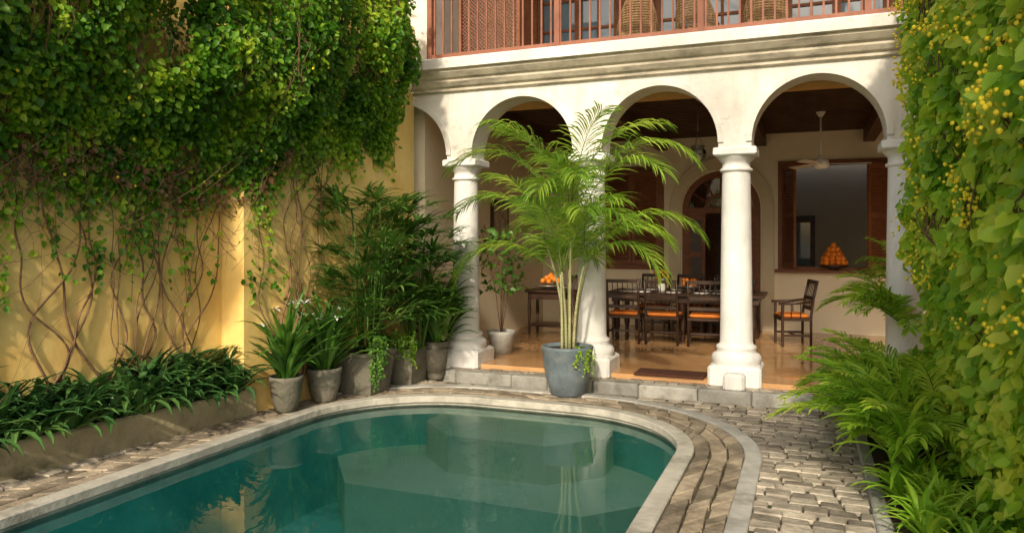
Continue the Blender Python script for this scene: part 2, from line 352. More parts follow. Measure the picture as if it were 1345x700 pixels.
def facade(g,S,y0,y1,top,k):
    for (xa,za),(xb,zb) in zip(S[:-1],S[1:]):
        if abs(xa-xb)>1e-5:
            g.add([(xa,y0,za),(xb,y0,zb),(xb,y0,top),(xa,y0,top)],[(0,1,2,3)],k)
            g.add([(xa,y1,za),(xb,y1,zb),(xb,y1,top),(xa,y1,top)],[(3,2,1,0)],k)
        g.add([(xa,y0,za),(xb,y0,zb),(xb,y1,zb),(xa,y1,za)],[(3,2,1,0)],k,False)
facade(g,S,YF,YB,TOP,'white')
for c in [COL[0]-SP/2]+[c+SP/2 for c in COL[:-1]]:
    n_=32
    for i in range(n_):
        aa=[math.pi*(1-i/n_),math.pi*(1-(i+1)/n_)]
        pts=[]
        for a in aa:
            for rr in (r-.004,r+.06): pts.append((max(-5.2,c+rr*math.cos(a)),ABZ+.06+(rr+.02)*math.sin(a)))
        if pts[0][0]<=-5.19: continue
        y0=YF-.022; (p0,p1,p2,p3)=pts
        g.add([(p0[0],y0,p0[1]),(p2[0],y0,p2[1]),(p3[0],y0,p3[1]),(p1[0],y0,p1[1]),(p1[0],YF+.01,p1[1]),(p3[0],YF+.01,p3[1]),(p0[0],YF+.03,p0[1]),(p2[0],YF+.03,p2[1])],[(0,1,2,3),(3,2,5,4),(6,7,1,0)],'white')
g.obj('arcade_wall',villa)
def column(x,name='column'):
    g=B(); yc=9.16; c=(x,yc,0)
    g.rbox(x-.30,x+.30,yc-.30,yc+.30,.10,.36,'column',.03)
    g.lathe(c,[(.27,.36),(.285,.40),(.285,.44),(.265,.475),(.235,.485),(.225,.50),(.225,.53),(.235,.545),(.225,.57),(.197,.585),(.188,.62),(.184,.9),(.180,1.4),(.172,2.0),(.163,2.55),(.162,2.62)],'column',40)
    g.lathe(c,[(.162,2.62),(.185,2.63),(.190,2.645),(.185,2.66),(.163,2.67),(.163,2.73),(.185,2.75),(.205,2.775),(.222,2.80),(.225,2.81)],'column',40)
    g.rbox(x-.245,x+.245,yc-.245,yc+.245,2.808,ABZ-.001,'column',.012)
    g.obj(name,villa)
for c in COL: column(c)
g=B(); g.rbox(-4.68,-4.40,8.70,8.95,.10,.30,'column',.03); g.obj('plinth_block',villa)
g=B(); g.rbox(-.90,-.66,8.68,8.90,.10,.30,'column',.03); g.obj('plinth_block',villa)
g=B()
prof=[(YF-.0,3.80),(YF-.05,3.815),(YF-.05,3.85),(YF-.09,3.87),(YF-.13,3.92),(YF-.13,3.95),(YF-.17,3.97),(YF-.23,4.03),(YF-.23,4.055),(YF-.28,4.07),(YF-.28,BZ-.02),(YF-.26,BZ),(YF+.4,BZ)]
for (ya,za),(yb,zb) in zip(prof[:-1],prof[1:]): g.add([(-5.22,ya,za),(4.5,ya,za),(4.5,yb,zb),(-5.22,yb,zb)],[(0,1,2,3)],'cornice' if zb<4.08 else 'white')
g.add([(-5.22,y_,z_) for y_,z_ in prof]+[(-5.22,YF+.4,3.80)],[tuple(range(len(prof)+1))],'cornice')
g.obj('cornice',villa)
g=B(); g.box(-5.22,4.5,YF+.02,14.4,3.84,BZ-.01,'white')
for i in range(34):
    y=9.52+i*.145; g.box(-5.0,4.4,y,y+.055,3.74,3.845,'beam')
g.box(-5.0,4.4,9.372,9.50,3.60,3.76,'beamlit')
for c in COL: g.box(c-.09,c+.09,9.50,14.19,3.52,3.742,'beam')
g.obj('balcony_floor_and_beams',villa)
g=B(); YW=14.2
wx0,wx1,wz0,wz1=-.45,1.33,1.30,3.18; dx0,dx1=-2.21,-.80; dr=(dx1-dx0)/2; dcx=(dx0+dx1)/2; dsp=3.10-dr
lx0,lx1=-3.75,-2.60
def wallpanel(x0,x1,z0,z1,k='cream'): g.box(x0,x1,YW,YW+.22,z0,z1,k)
wallpanel(-5.2,lx0,TZ,3.84); wallpanel(lx0,lx1,TZ,wz0); wallpanel(lx0,lx1,wz1,3.84); wallpanel(lx1,dx0,TZ,3.84); wallpanel(dx1,wx0,TZ,3.84)
wallpanel(wx0,wx1,TZ,wz0); wallpanel(wx0,wx1,wz1,3.84); wallpanel(wx1,4.5,TZ,3.84)
Sd=[(dx0,dsp)]+[(dcx-dr*math.cos(math.pi*i/24),dsp+dr*math.sin(math.pi*i/24)) for i in range(1,24)]+[(dx1,dsp)]
facade(g,Sd,YW,YW+.22,3.84,'cream')
g.box(-5.2,-5.0,9.2,14.2,TZ-.1,3.84,'cream'); g.box(4.4,4.6,9.2,14.2,TZ-.1,3.84,'cream')
g.box(-5.2,4.6,18.6,18.8,0,4.3,'cream'); g.box(-5.4,-5.2,14.4,18.8,0,4.3,'cream'); g.box(4.6,4.8,14.4,18.8,0,4.3,'cream')
g.box(-5.2,4.6,14.42,18.15,3.84,4.0,'cream'); g.box(-5.2,4.6,14.3,18.6,-.03,TZ-.004,'floor')
g.obj('veranda_walls',villa)
g=B()
for (ra,rb,yy) in ((dr+.02,dr+.20,.05),(dr+.20,dr+.235,.075)):
    pts=[(-ra,TZ)]+[(-ra*math.cos(math.pi*i/28),dsp+ra*math.sin(math.pi*i/28)) for i in range(29)]+[(ra,TZ)]
    pto=[(-rb,TZ)]+[(-rb*math.cos(math.pi*i/28),dsp+rb*math.sin(math.pi*i/28)) for i in range(29)]+[(rb,TZ)]
    for i in range(len(pts)-1):
        a,b_,c,d=pts[i],pts[i+1],pto[i+1],pto[i]; f_=lambda p,y:(dcx+p[0],y,p[1])
        g.add([f_(a,YW-yy),f_(b_,YW-yy),f_(c,YW-yy),f_(d,YW-yy),f_(a,YW),f_(b_,YW),f_(c,YW),f_(d,YW)],[(0,1,2,3),(3,2,6,7),(0,4,5,1)],'trim')
g.obj('door_surround',villa)
g=B()
def arcband(g,cx,cz,ra,rb,y0,y1,k,n=24):
    for i in range(n):
        a0,a1=math.pi*i/n,math.pi*(i+1)/n; q=[(cx+rr*math.cos(a),cz+rr*math.sin(a)) for a,rr in ((a0,ra),(a1,ra),(a1,rb),(a0,rb))]
        g.add([(p[0],y0,p[1]) for p in q]+[(p[0],y1,p[1]) for p in q],[(0,1,2,3),(3,2,6,7),(0,4,5,1)],k)
arcband(g,dcx,dsp,dr-.12,dr-.001,YW+.02,YW+.12,'shutter'); arcband(g,dcx,dsp,.24,.30,YW+.05,YW+.09,'shutter')
for s_ in (-1,1): g.box(min(dcx+s_*dr,dcx+s_*(dr-.10)),max(dcx+s_*dr,dcx+s_*(dr-.10)),YW+.02,YW+.12,TZ,dsp,'shutter')
g.box(dx0+.10,dx1-.10,YW+.03,YW+.11,dsp-.08,dsp+.03,'shutter')
for a in (30,60,90,120,150):
    a=math.radians(a); g.tube([(dcx+.28*math.cos(a),YW+.07,dsp+.28*math.sin(a)),(dcx+(dr-.1)*math.cos(a),YW+.07,dsp+(dr-.1)*math.sin(a))],.02,'shutter')
n_=20; g.add([(dcx+(dr-.1)*math.cos(math.pi*i/n_),YW+.08,dsp+(dr-.1)*math.sin(math.pi*i/n_)) for i in range(n_+1)],[tuple(range(n_+1))],'glass')
for x0 in (dx0+.10,dx1-.10-.32):
    g.box(x0,x0+.32,YW+.04,YW+.09,TZ+.01,dsp-.08,'shutter')
    for z0,z1 in ((.35,.85),(.95,1.5),(1.6,2.2)): g.box(x0+.06,x0+.26,YW+.025,YW+.04,z0,z1,'wood')
g.obj('arched_door',villa)
g=B(); g.rbox(-2.45,-.6,16.6,17.1,TZ,3.3,'wood',.02)
for i in range(3): g.box(-2.36+i*.59,-1.84+i*.59,16.58,16.599,.4,3.15,'shutter')
g.obj('wooden_wardrobe')
def frame(g,x0,x1,z0,z1,y0,y1,w,k):
    g.box(x0,x0+w,y0,y1,z0,z1,k); g.box(x1-w,x1,y0,y1,z0,z1,k); g.box(x0+w,x1-w,y0,y1,z0,z0+w,k); g.box(x0+w,x1-w,y0,y1,z1-w,z1,k)
def louvre(name,hx,hy,w,z0,z1,ang):
    g=B(); d=Vector((math.cos(ang),math.sin(ang),0)); nn=Vector((-d.y,d.x,0))
    def ob(a0,a1,t0,t1,za,zb):
        vs=[]
        for z in (za,zb):
            for a,t in ((a0,t0),(a1,t0),(a1,t1),(a0,t1)): p=Vector((hx,hy,z))+d*a+nn*t; vs.append(p)
        g.add(vs,[(3,2,1,0),(4,5,6,7),(0,1,5,4),(1,2,6,5),(2,3,7,6),(3,0,4,7)],'shutter')
    ob(0,.06,-.02,.02,z0,z1); ob(w-.06,w,-.02,.02,z0,z1)
    for a,b_ in ((z0,z0+.08),(z1-.08,z1),((z0+z1)/2-.04,(z0+z1)/2+.04)): ob(.06,w-.06,-.018,.018,a,b_)
    z=z0+.10
    while z<z1-.10:
        p=Vector((hx,hy,z)); 
        vs=[p+d*.06-nn*.018,p+d*(w-.06)-nn*.018,p+d*(w-.06)+nn*.018+Vector((0,0,.045)),p+d*.06+nn*.018+Vector((0,0,.045))]
        vs+=[v+Vector((0,0,.008)) for v in vs]
        g.add(vs,[(0,1,2,3),(7,6,5,4),(0,1,5,4),(2,3,7,6)],'shutter'); z+=.05
    g.obj(name,villa)
g=B(); frame(g,wx0-.05,wx1+.05,wz0-.05,wz1+.05,YW-.03,YW+.1,.09,'shutter'); g.box(wx0-.1,wx1+.1,YW-.12,YW-.031,wz0-.06,wz0-.01,'shutter'); g.obj('window_frame',villa)
louvre('window_shutter',wx0+.04,YW-.04,.55,wz0+.05,wz1-.05,math.radians(-68)); louvre('window_shutter',wx1-.04,YW-.04,.55,wz0+.05,wz1-.05,math.radians(180+50))
g=B(); frame(g,lx0-.05,lx1+.05,wz0-.05,wz1+.05,YW-.03,YW+.1,.09,'shutter'); g.obj('window_frame',villa)
louvre('window_shutter',lx0+.04,YW+.0,.53,wz0+.05,wz1-.05,0); louvre('window_shutter',lx1-.04,YW+.0,.53,wz0+.05,wz1-.05,math.pi)
# upper storey
g=B()
g.box(-5.22,-4.80,9.0,9.35,BZ,7.1,'white'); g.box(-5.42,-5.22,9.0,14.4,0,7.1,'white'); g.box(4.5,4.7,8.95,14.4,0,7.1,'white')
YU=12.0
g.box(-5.22,4.5,YU,YU+.2,6.5,7.1,'cream')
x=-5.22
for (a,b_) in ((-4.3,-2.9),(-2.3,-.9),(-.3,1.1),(1.7,3.1)):
    g.box(x,a,YU,YU+.2,BZ,6.5,'cream'); x=b_
g.box(x,4.5,YU,YU+.2,BZ,6.5,'cream'); g.box(-5.4,4.7,8.7,14.6,7.1,7.25,'white')
g.obj('upper_walls',villa)
g=B(); g.add([(-5.8,8.3,7.15),(5.0,8.3,7.15),(5.0,12,8.8),(-5.8,12,8.8),(-5.8,15,7.3),(5,15,7.3)],[(0,1,2,3),(3,2,5,4)],'roof'); g.obj('roof',villa)
g=B()
for (a,b_) in ((-4.3,-2.9),(-2.3,-.9),(-.3,1.1),(1.7,3.1)):
    frame(g,a,b_,BZ,6.5,YU-.02,YU+.08,.08,'shutter'); m2=(a+b_)/2
    g.box(m2-.06,m2+.06,YU-.01,YU+.07,BZ+.08,6.42,'shutter')
    g.box(a+.08,b_-.08,YU+.05,YU+.055,BZ+.08,6.42,'wglass')
    for xx in ((a+m2)/2,(b_+m2)/2): g.box(xx-.02,xx+.02,YU+.01,YU+.049,BZ+.08,6.42,'shutter')
    for zz in (4.85,5.35,5.85): g.box(a+.08,b_-.08,YU+.012,YU+.048,zz,zz+.04,'shutter')
    for s_,hx in ((1,a),(-1,b_)):
        g.box(min(hx,hx-s_*.38),max(hx,hx-s_*.38),YU-.09,YU-.04,BZ+.02,6.48,'shutter')
g.obj('balcony_doors',villa)
g=B(); yr=8.93
g.box(-4.80,4.4,yr-.02,yr+.03,BZ+.06,BZ+.11,'rail'); g.box(-4.80,4.4,yr-.03,yr+.04,BZ+.90,BZ+.97,'rail')
x=-4.70
while x<4.3: g.box(x-.011,x+.011,yr-.008,yr+.014,BZ+.11,BZ+.90,'rail'); x+=.128
for c in (-4.77,-2.95,-1.17,.61,2.4): g.box(c-.035,c+.035,yr-.032,yr+.042,BZ+.002,7.1,'rail')
g.obj('balcony_railing',villa)
g=B(); yl=9.9
for k_ in range(-24,30):
    for s_ in (1,-1):
        xa,xb,za,zb=-4.78,-3.85,BZ+.01,6.1
        c0=xa+(k_+24)*.055-1.9
        p=[];  
        for t in np.linspace(0,1.9,40):
            x_=(c0+t) if s_==1 else (xb+xa-(c0+t)); z_=za+t
            if xa<=x_<=xb and z_<=zb: p.append((x_,yl+.006*s_,z_))
        if len(p)>1: g.tube([p[0],p[-1]],.008,'rail',4)
frame(g,-4.80,-3.83,BZ,6.12,yl-.03,yl+.03,.05,'shutter'); g.obj('lattice_screen',villa)

# ------------------------------------------------------------------ garden walls
def wl(Y): return -6.203+.13*Y
def wl2(Y): return -6.50+.13*Y
g=B(); YP=6.07; YS=1.2
prism(g,[(wl(YP),YP),(wl(8.96),8.96),(-5.75,8.96),(-6.3,YP)],-.05,4.75,'yellow')
prism(g,[(wl2(YS),YS),(wl2(YP),YP-.002),(-6.3,YP-.002),(-6.8,YS)],-.05,4.748,'yellow')
g.obj('yellow_garden_wall')
g=B(); 
def pf(Y): return -6.12+.125*Y
N_p=30; vs=[]; 
for j in range(N_p+1):
    Y=YS+(6.18-YS)*j/N_p; w1=.012*noise.noise((Y*2.2,0,0)); w2=.012*noise.noise((Y*3,4,0))
    vs+=[(pf(Y)+.012,Y,-.05),(pf(Y)+w1,Y,.12),(pf(Y)+w1*.5-.004,Y,.25+w2),(pf(Y)-.02,Y,.27+w2),(pf(Y)-.08,Y,.268+w2),(pf(Y)-.09,Y,.15)]
fs=[]
for j in range(N_p):
    for q in range(5): a=j*6+q; fs.append((a,a+6,a+7,a+1)[::-1])
fs.append(tuple(N_p*6+q for q in range(6)))
g.add(vs,fs,'planter')
prism(g,[(pf(6.18)-.06,6.18),(pf(6.18)-.06,6.10),(-6.2,6.068),(-6.2,6.18)],-.05,.262,'planter')
prism(g,[(pf(YS)-.06,YS),(pf(6.1)-.06,6.1),(-5.8,6.06),(-6.6,YS)],-.05,.22,'soil')
g.obj('planter_wall')
g=B(); prism(g,[(1.32,2.3),(1.55,2.3),(1.55,8.9),(1.32,8.9)],-.05,4.3,'yellow'); g.obj('boundary_wall')

# ------------------------------------------------------------------ ivy left
def ss(a,b_,x): t=max(0,min(1,(x-a)/(b_-a))); return t*t*(3-2*t)
def wallx(Y): t=ss(5.8,6.3,Y); return wl2(Y)*(1-t)+wl(Y)*t
def zbound(Y): return float(np.interp(Y,[2,3.5,4.6,5.2,5.9,6.4,7.0,7.6,8.6],[2.15,2.15,2.45,2.2,2.25,2.5,2.8,2.95,3.1]))+.30*noise.noise((Y*1.9,3.1,0))
nW=Vector((1,-.13,0)).normalized()
P=[];N_=[];T=[];Ls=[];Ws=[]; stems=B()
def ivy_leaf(p,out,down,size,jit=.9):
    P.append(p); 
    n=Vector((out.x*1.0+random.gauss(0,.5)*jit,out.y*1.0-.35+random.gauss(0,.5)*jit,.6+random.gauss(0,.45)*jit)); N_.append(n)
    T.append(Vector((random.gauss(0,.6)+out.x*.35,random.gauss(0,.6)+out.y*.35,-down+random.gauss(0,.45)))); s_=size*U(.6,1.35); Ls.append(s_); Ws.append(s_*U(.62,.85))
ivy=empty('hanging_ivy')
for k_ in range(1750):
    Y=U(1.9,8.42); zb=zbound(Y)+random.gauss(0,.16); long_=random.random()<.08
    if long_: zb-=U(.2,1.0)*(.4 if Y>6.6 else 1)
    d0=U(.05,.62)**.9; z=5.0+U(-.2,.12); 
    if random.random()<.4: z=U(zb+.3,4.6)
    dy=random.gauss(0,.12); path=[]
    while z>zb:
        up=ss(-.1,1.3,z-zbound(Y)); bump=.40*noise.noise((Y*1.25,z*1.25,7))+.18*noise.noise((Y*3.5,z*3.5,2))
        d=.05+up*max(.02,(d0*.75+.22+bump))*(.65+.35*ss(2.2,3.6,z)); d=max(.03,d)
        if Y>7.9: d*=.6
        x=wallx(Y)+d; p=Vector((x+U(-.04,.04),Y+U(-.05,.05),z+U(-.02,.02)))
        hole=noise.noise((Y*2.3,z*1.6,d*3+11))
        if hole>-.25 or random.random()<.12: ivy_leaf(p,nW,.75,.062)
        path.append((x,Y,z)); z-=U(.034,.064)*(1 if not long_ or z>zbound(Y) else 1.5); Y+=random.gauss(0,.014)+dy*.02; Y=min(Y,8.5)
    if k_%5==0 and len(path)>4: stems.tube(path[::3],.004,'bark',4)
leaves('ivy_foliage',P,N_,T,Ls,Ws,'ivy',ivy)
fl=B()
for i in range(90):
    p=P[random.randrange(len(P))]; p=p+nW*.08; fl.sphere(p,.014,'flowery',6)
fl.obj('ivy_flowers',ivy); 
for i in range(34):
    Y=U(2.9,5.8) if i<26 else U(6.3,7.2); 
    base=.2; y=Y; z=base; pts=[]; ph=U(0,6); amp=U(.03,.14); drift=U(-.8,.8)
    top=zbound(Y)+.6
    while z<top:
        t=(z-base)/(top-base); yy=Y+drift*t*t+amp*math.sin(ph+z*3.1)+.22*noise.noise((i*3.3,z*1.7,0))
        if Y<6.0: yy=min(yy,6.0)
        pts.append(((wl2(yy) if yy<YP else wl(yy))+.02+.03*abs(math.sin(z*2+ph)),yy,z)); z+=.07
    stems.tube(pts,U(.006,.015),'bark',5,.004)
for i in range(120):
    Y=U(3.0,6.9); z=zbound(Y)+U(.0,.5); pts=[]; n_=int(U(10,30)); yy=Y; xx=wallx(Y)+U(.04,.2)
    vy=random.gauss(0,.03); vz=-.045
    for j in range(n_):
        pts.append((xx,yy,z)); yy+=vy; z+=vz; vy+=random.gauss(0,.014); vz=vz*.96-.003+random.gauss(0,.010); xx=max(wallx(yy)+.03,xx+random.gauss(0,.01))
    stems.tube(pts,.0035,'bark',4,.002)
stems.obj('ivy_stems',ivy)
P,N_,T,Ls,Ws=[],[],[],[],[]
for i in range(900):
    Y=U(3,6.6); z=zbound(Y)+abs(random.gauss(0,.35))-.05; ivy_leaf(Vector((wallx(Y)+U(.03,.2),Y,z)),nW,.8,.05)
leaves('dry_ivy_leaves',P,N_,T,Ls,Ws,'dryleaf',ivy)
P,N_,T,Ls,Ws=[],[],[],[],[]
for i in range(18):
    Y=U(3.0,6.6); z=U(1.3,2.3); 
    for j in range(int(U(8,30))): ivy_leaf(Vector((wallx(Y)+U(.03,.12),Y+random.gauss(0,.08),z+random.gauss(0,.12))),nW,.8,.055)
leaves('ivy_sprigs',P,N_,T,Ls,Ws,'ivy',ivy)

# ------------------------------------------------------------------ ivy right
P,N_,T,Ls,Ws=[],[],[],[],[]
nR=Vector((-1,-.12,0)).normalized(); climb=empty('climbing_vine_hedge'); st=B(); fl=B()
for k_ in range(1050):
    Y=U(2.6,8.15); z=U(1.0,4.7) if random.random()<.5 else 4.7; zend=U(.15,.5) if random.random()<.6 else max(.2,z-U(1,2.5)); d0=U(.0,.34); path=[]
    while z>zend:
        bump=.24*noise.noise((Y*1.5,z*1.5,3))+.14*noise.noise((Y*4,z*4,5))
        d=(.12+d0*.8+bump)*(.55+.45*ss(.6,2.4,z)); d=max(.03,d)
        if Y>7.9: d*=.8
        x=1.30-d; hole=noise.noise((Y*2.6,z*2.2,d*3+4))
        if hole>-.22: ivy_leaf(Vector((x+U(-.08,.04),Y+U(-.06,.06),z)),nR,.7,.095 if random.random()<.7 else .06,1.1)
        if d>.28 and random.random()<.032 and noise.noise((Y*1.3,z*1.3,9))>-.1:
            for q in range(9): fl.sphere((x-.10+random.gauss(0,.035),Y+random.gauss(0,.03),z+random.gauss(0,.04)),U(.009,.015),'flowery',6)
        path.append((x,Y,z)); z-=U(.048,.085); Y+=random.gauss(0,.02); Y=min(max(Y,2.5),8.2)
    if k_%4==0 and len(path)>5: st.tube(path[::2],.0045,'bark',4)
leaves('vine_foliage',P,N_,T,Ls,Ws,'ivyR',climb); st.obj('vine_stems',climb); fl.obj('vine_flowers',climb)

# ------------------------------------------------------------------ unseen tree added behind the viewpoint to cast leaf shade on the facade
random.seed(33)
tree=empty('added_shade_tree'); g=B()
tb=Vector((3.4,-3.2,0)); fork=Vector((2.6,-3.2,6.0)); g.tube([tb,(3.3,-3.1,2),(3.0,-3.3,4.2),fork],.30,'trunk',12,.20)
P,N_,T,Ls,Ws=[],[],[],[],[]
for i in range(15):
    c=Vector((U(-6.5,4.5),U(-5.2,-1.2),U(9.4,13.6))); mid_=fork.lerp(c,.5)+Vector((U(-.4,.4),U(-.4,.4),U(.2,.8)))
    g.tube([fork,fork.lerp(mid_,.5)+Vector((0,0,.3)),mid_,c],.085,'trunk',6,.02)
    rr=U(.6,1.15)
    for j in range(170):
        v=Vector((random.gauss(0,1),random.gauss(0,1),random.gauss(0,.7))); v=v.normalized()*rr*U(.3,1)
        P.append(c+v); N_.append(Vector((random.gauss(0,1),random.gauss(0,1),1))); T.append(Vector((random.gauss(0,1),random.gauss(0,1),-.3))); s_=U(.10,.22); Ls.append(s_); Ws.append(s_*.5)
g.obj('trunk_and_limbs',tree); leaves('crown',P,N_,T,Ls,Ws,'lily',tree)

# ------------------------------------------------------------------ plants
random.seed(77)
def potlathe(g,x,y,z,prof,k,soilz,soilr):
    g.lathe((x,y,z),prof,k,36,False); g.lathe((x,y,z),[(soilr,soilz),(.001,soilz+.01)],'soil',24,False)
e=empty('potted_areca_palm'); g=B(); px,py=-2.62,8.30
potlathe(g,px,py,0,[(.001,0),(.17,0),(.20,.03),(.25,.20),(.285,.40),(.295,.52),(.305,.55),(.305,.58),(.275,.585),(.265,.54)],'potblue',.53,.27); g.obj('pot',e)
g=B(); random.seed(21)
stems_=[]
for i in range(8):
    a=2*math.pi*i/8+U(-.3,.3); r_=U(.03,.11); lean=U(.02,.20); h=U(.6,1.5)
    pts=[(px+math.cos(a)*(r_+lean*t*t*h),py+math.sin(a)*(r_+lean*t*t*h),.52+h*t) for t in [j/8 for j in range(9)]]
    g.tube(pts,.020,'cane',8,.012); stems_.append((pts[-1],a))
def AF(p,az,el,ln,dr_): g.frond(p,az,el,ln,dr_,'areca',38,.47,.018,.20,'rachis',1.6,4,.42,1.05)
for (tp,a) in stems_:
    for j in range(2):
        az=a+random.gauss(0,.9); el=U(.85,1.4); ln=U(1.0,1.45)
        if math.sin(az)>.55: ln*=.62; el=max(el,1.2)
        AF(tp,az,el,ln,U(1.4,2.4))
for dx,zz,az,el_,ln,dr_ in ((-.05,2.0,math.pi+.25,1.2,1.8,2.3),(.05,2.0,-.15,1.18,1.95,2.35),(.1,1.85,-.5,1.2,1.7,2.2),(-.1,1.75,math.pi-.1,.9,1.65,1.9),(0,2.0,math.pi+.6,1.38,1.6,1.5),(0,2.05,.1,1.32,1.7,1.7),(0,1.8,-1.6,1.25,1.3,2.3),(.05,2.0,-.8,1.42,1.5,1.2),(.08,1.6,.05,.80,1.65,1.9),(0,2.0,-2.3,1.35,1.45,1.4),(.05,1.35,-.35,.85,1.4,2.3),(-.05,1.35,math.pi+.4,.8,1.45,2.3)):
    AF((px+dx,py,zz),az,el_,ln,dr_)
g.obj('fronds_and_stems',e)
P,N_,T,Ls,Ws=[],[],[],[],[]
for k_ in range(12):
    a=U(-1.0,.3); z=.60; r_=.27
    for j in range(int(U(6,20))):
        ivy_leaf(Vector((px+math.cos(a)*r_,py+math.sin(a)*r_,z)),Vector((math.cos(a),math.sin(a),0)),.8,.030); z-=.02; r_=.315 if z<.58 else r_+.01; a+=random.gauss(0,.03)
leaves('trailing_plant',P,N_,T,Ls,Ws,'areca',e)
def rhapis(x,y,z,h,n,spread,fk='rhapis',fl_=.37):
    g=B()
    for i in range(n):
        a=U(0,6.28); v=U(0,1); hh=h*(.18+.82*v); r_=spread*math.sqrt(U(.05,1))*(1-.25*abs(v-.55)); bx,by=x+.1*math.cos(a),y+.1*math.sin(a)
        tx,ty=x+r_*math.cos(a),y+r_*math.sin(a); tx=max(tx,wl(min(ty,8.8))+.1); ty=min(ty,8.85)
        if i%7==0: g.tube([(bx,by,z),(bx*.7+tx*.3,by*.7+ty*.3,z+hh*.6),(bx*.4+tx*.6,by*.4+ty*.6,z+hh)],.010,'rhapis',5)
        paz=a+U(-.6,.6); el=U(.1,1.2); pl=U(.10,.28); c=Vector((tx,ty,z+hh)); d=Vector((math.cos(paz)*math.cos(el),math.sin(paz)*math.cos(el),math.sin(el)))
        tip=c+d*pl; g.tube([c-d*.15,tip],.004,'rachis',4)
        nf=random.randint(6,9)
        for j in range(nf):
            t=(j/(nf-1)-.5)*2.9; g.strap(tip,paz+t,el*.6*math.cos(t*.8)+U(-.1,.25),fl_*U(.75,1.1)*(1-.12*abs(t)),.040,U(.6,1.3),fk,4,.16)
    return g
def sqpot(g,x,y,z,w,h,k,rot=0):
    def ring(s_,zz): 
        return [(x+s_*a,y+s_*b_,z+zz) for a,b_ in ((-1,-1),(1,-1),(1,1),(-1,1))]
    v=ring(w*.40,0)+ring(w*.5,h-.05)+ring(w*.53,h-.05)+ring(w*.53,h)+ring(w*.46,h)+ring(w*.44,h-.05)
    fs=[(3,2,1,0)]
    for r_ in range(5):
        for i in range(4): j=(i+1)%4; fs.append((r_*4+i,r_*4+j,r_*4+4+j,r_*4+4+i))
    g.add(v,fs,k); g.add(v[-4:],[(0,1,2,3)],'soil')
random.seed(5)
e=empty('potted_rhapis_palm'); g=B(); sqpot(g,-4.93,7.58,0,.52,.50,'potgrey'); g.obj('pot',e,.012); rhapis(-4.90,7.62,.42,1.85,180,.56).obj('foliage',e)
e=empty('potted_rhapis_palm'); g=B(); sqpot(g,-4.80,8.32,0,.46,.46,'potgrey'); g.obj('pot',e,.012); rhapis(-4.62,8.25,.45,1.5,115,.42).obj('foliage',e)
P,N_,T,Ls,Ws=[],[],[],[],[]
for k_ in range(40):
    x=U(-5.0,-4.5); y=8.10+U(-.03,.03); z=.56+U(0,.15)
    for j in range(int(U(6,17))): ivy_leaf(Vector((x,y-.03-.05*random.random(),z)),Vector((.2,-1,0)),.8,.036); z-=.022; x+=random.gauss(0,.008)
leaves('trailing_fern',P,N_,T,Ls,Ws,'areca',e)
P,N_,T,Ls,Ws=[],[],[],[],[]
e2=empty('creeper_plant')
for k_ in range(30):
    x=-4.66+U(-.06,.06); y=7.34+U(-.05,.22); z=.62+U(0,.1)
    for j in range(int(U(8,26))): ivy_leaf(Vector((x+.03*random.random(),y,z)),Vector((1,-.6,0)),.8,.034); z-=.022; y+=random.gauss(0,.008)
leaves('foliage',P,N_,T,Ls,Ws,'lily',e2)
def lily(name,x,y,r_,h,n,hl,flw=False,k='lily'):
    e=empty(name); g=B(); potlathe(g,x,y,0,[(.001,0),(r_*.62,0),(r_*.70,.03),(r_*.92,h*.5),(r_,h*.85),(r_*1.06,h*.9),(r_*1.06,h),(r_*.92,h),(r_*.90,h-.05)],'potgrey',h-.05,r_*.9); g.obj('pot',e)
    g=B()
    for i in range(n):
        a=U(0,6.28); rr=U(0,r_*.6); L_=hl*U(.55,1.1); bx,by=x+rr*math.cos(a),y+rr*math.sin(a)
        g.strap((bx,by,h-.04+U(0,.4)*(i%2)),a,U(.7,1.5),L_,U(.045,.065),U(.6,2.0),k,6,.22)
    if flw:
        for i in range(flw):
            a=U(0,6.28); tp=Vector((x+.24*math.cos(a),y+.24*math.sin(a),h+U(.5,.80))); g.tube([(x,y,h),tp],.005,'lily',4)
            for j in range(6): g.strap(tp,j*1.05+U(-.2,.2),U(.0,.8),.09,.03,1.2,'flowerw',4,.1)
    g.obj('foliage',e)
lily('potted_lily',-5.14,6.40,.17,.38,95,.78,4); lily('potted_lily',-5.08,6.98,.19,.38,100,.85,6); lily('potted_foliage_plant',-4.52,8.62,.16,.5,60,.55)
e=empty('potted_peace_lily'); g=B()
for i in range(90):
    a=U(0,6.28); g.strap((-4.45+.12*math.cos(a),8.60+.12*math.sin(a),.5+U(0,.55)),a,U(.6,1.4),U(.35,.6),.09,U(1,2),'rhapis',6,.15)
g.obj('foliage',e); g=B(); potlathe(g,-4.5,8.58,.118,[(.001,0),(.12,0),(.16,.25),(.17,.3),(.15,.3),(.15,.27)],'potgrey',.27,.15); g.obj('pot',e)
g=B(); random.seed(9)
for i in range(50):
    Y=2.6+(i%25)/24*3.45+U(-.08,.08); row=i//25; X=pf(Y)-.12-.22*row+U(-.05,.05); zz=.22+.14*row
    sc=U(.85,1.35)
    for j in range(26):
        a=U(0,6.28); L_=U(.36,.60)*sc
        g.strap((X+.03*math.cos(a),Y+.03*math.sin(a),zz),a,U(.6,1.5),L_,U(.048,.07),U(1.2,2.6),'spider',6,.18)
g.obj('strap_leaf_plants')
g=B(); random.seed(14)
for i in range(15):
    X=U(.62,1.0); Y=U(6.2,8.5); 
    for j in range(8):
        a=U(1.8,5.2) if random.random()<.8 else U(0,6.28); g.frond((X,Y,.1),a,U(.8,1.4),U(.6,1.15),U(1.2,2.2),'fern',24,.20,.024,.2,'rachis',.8)
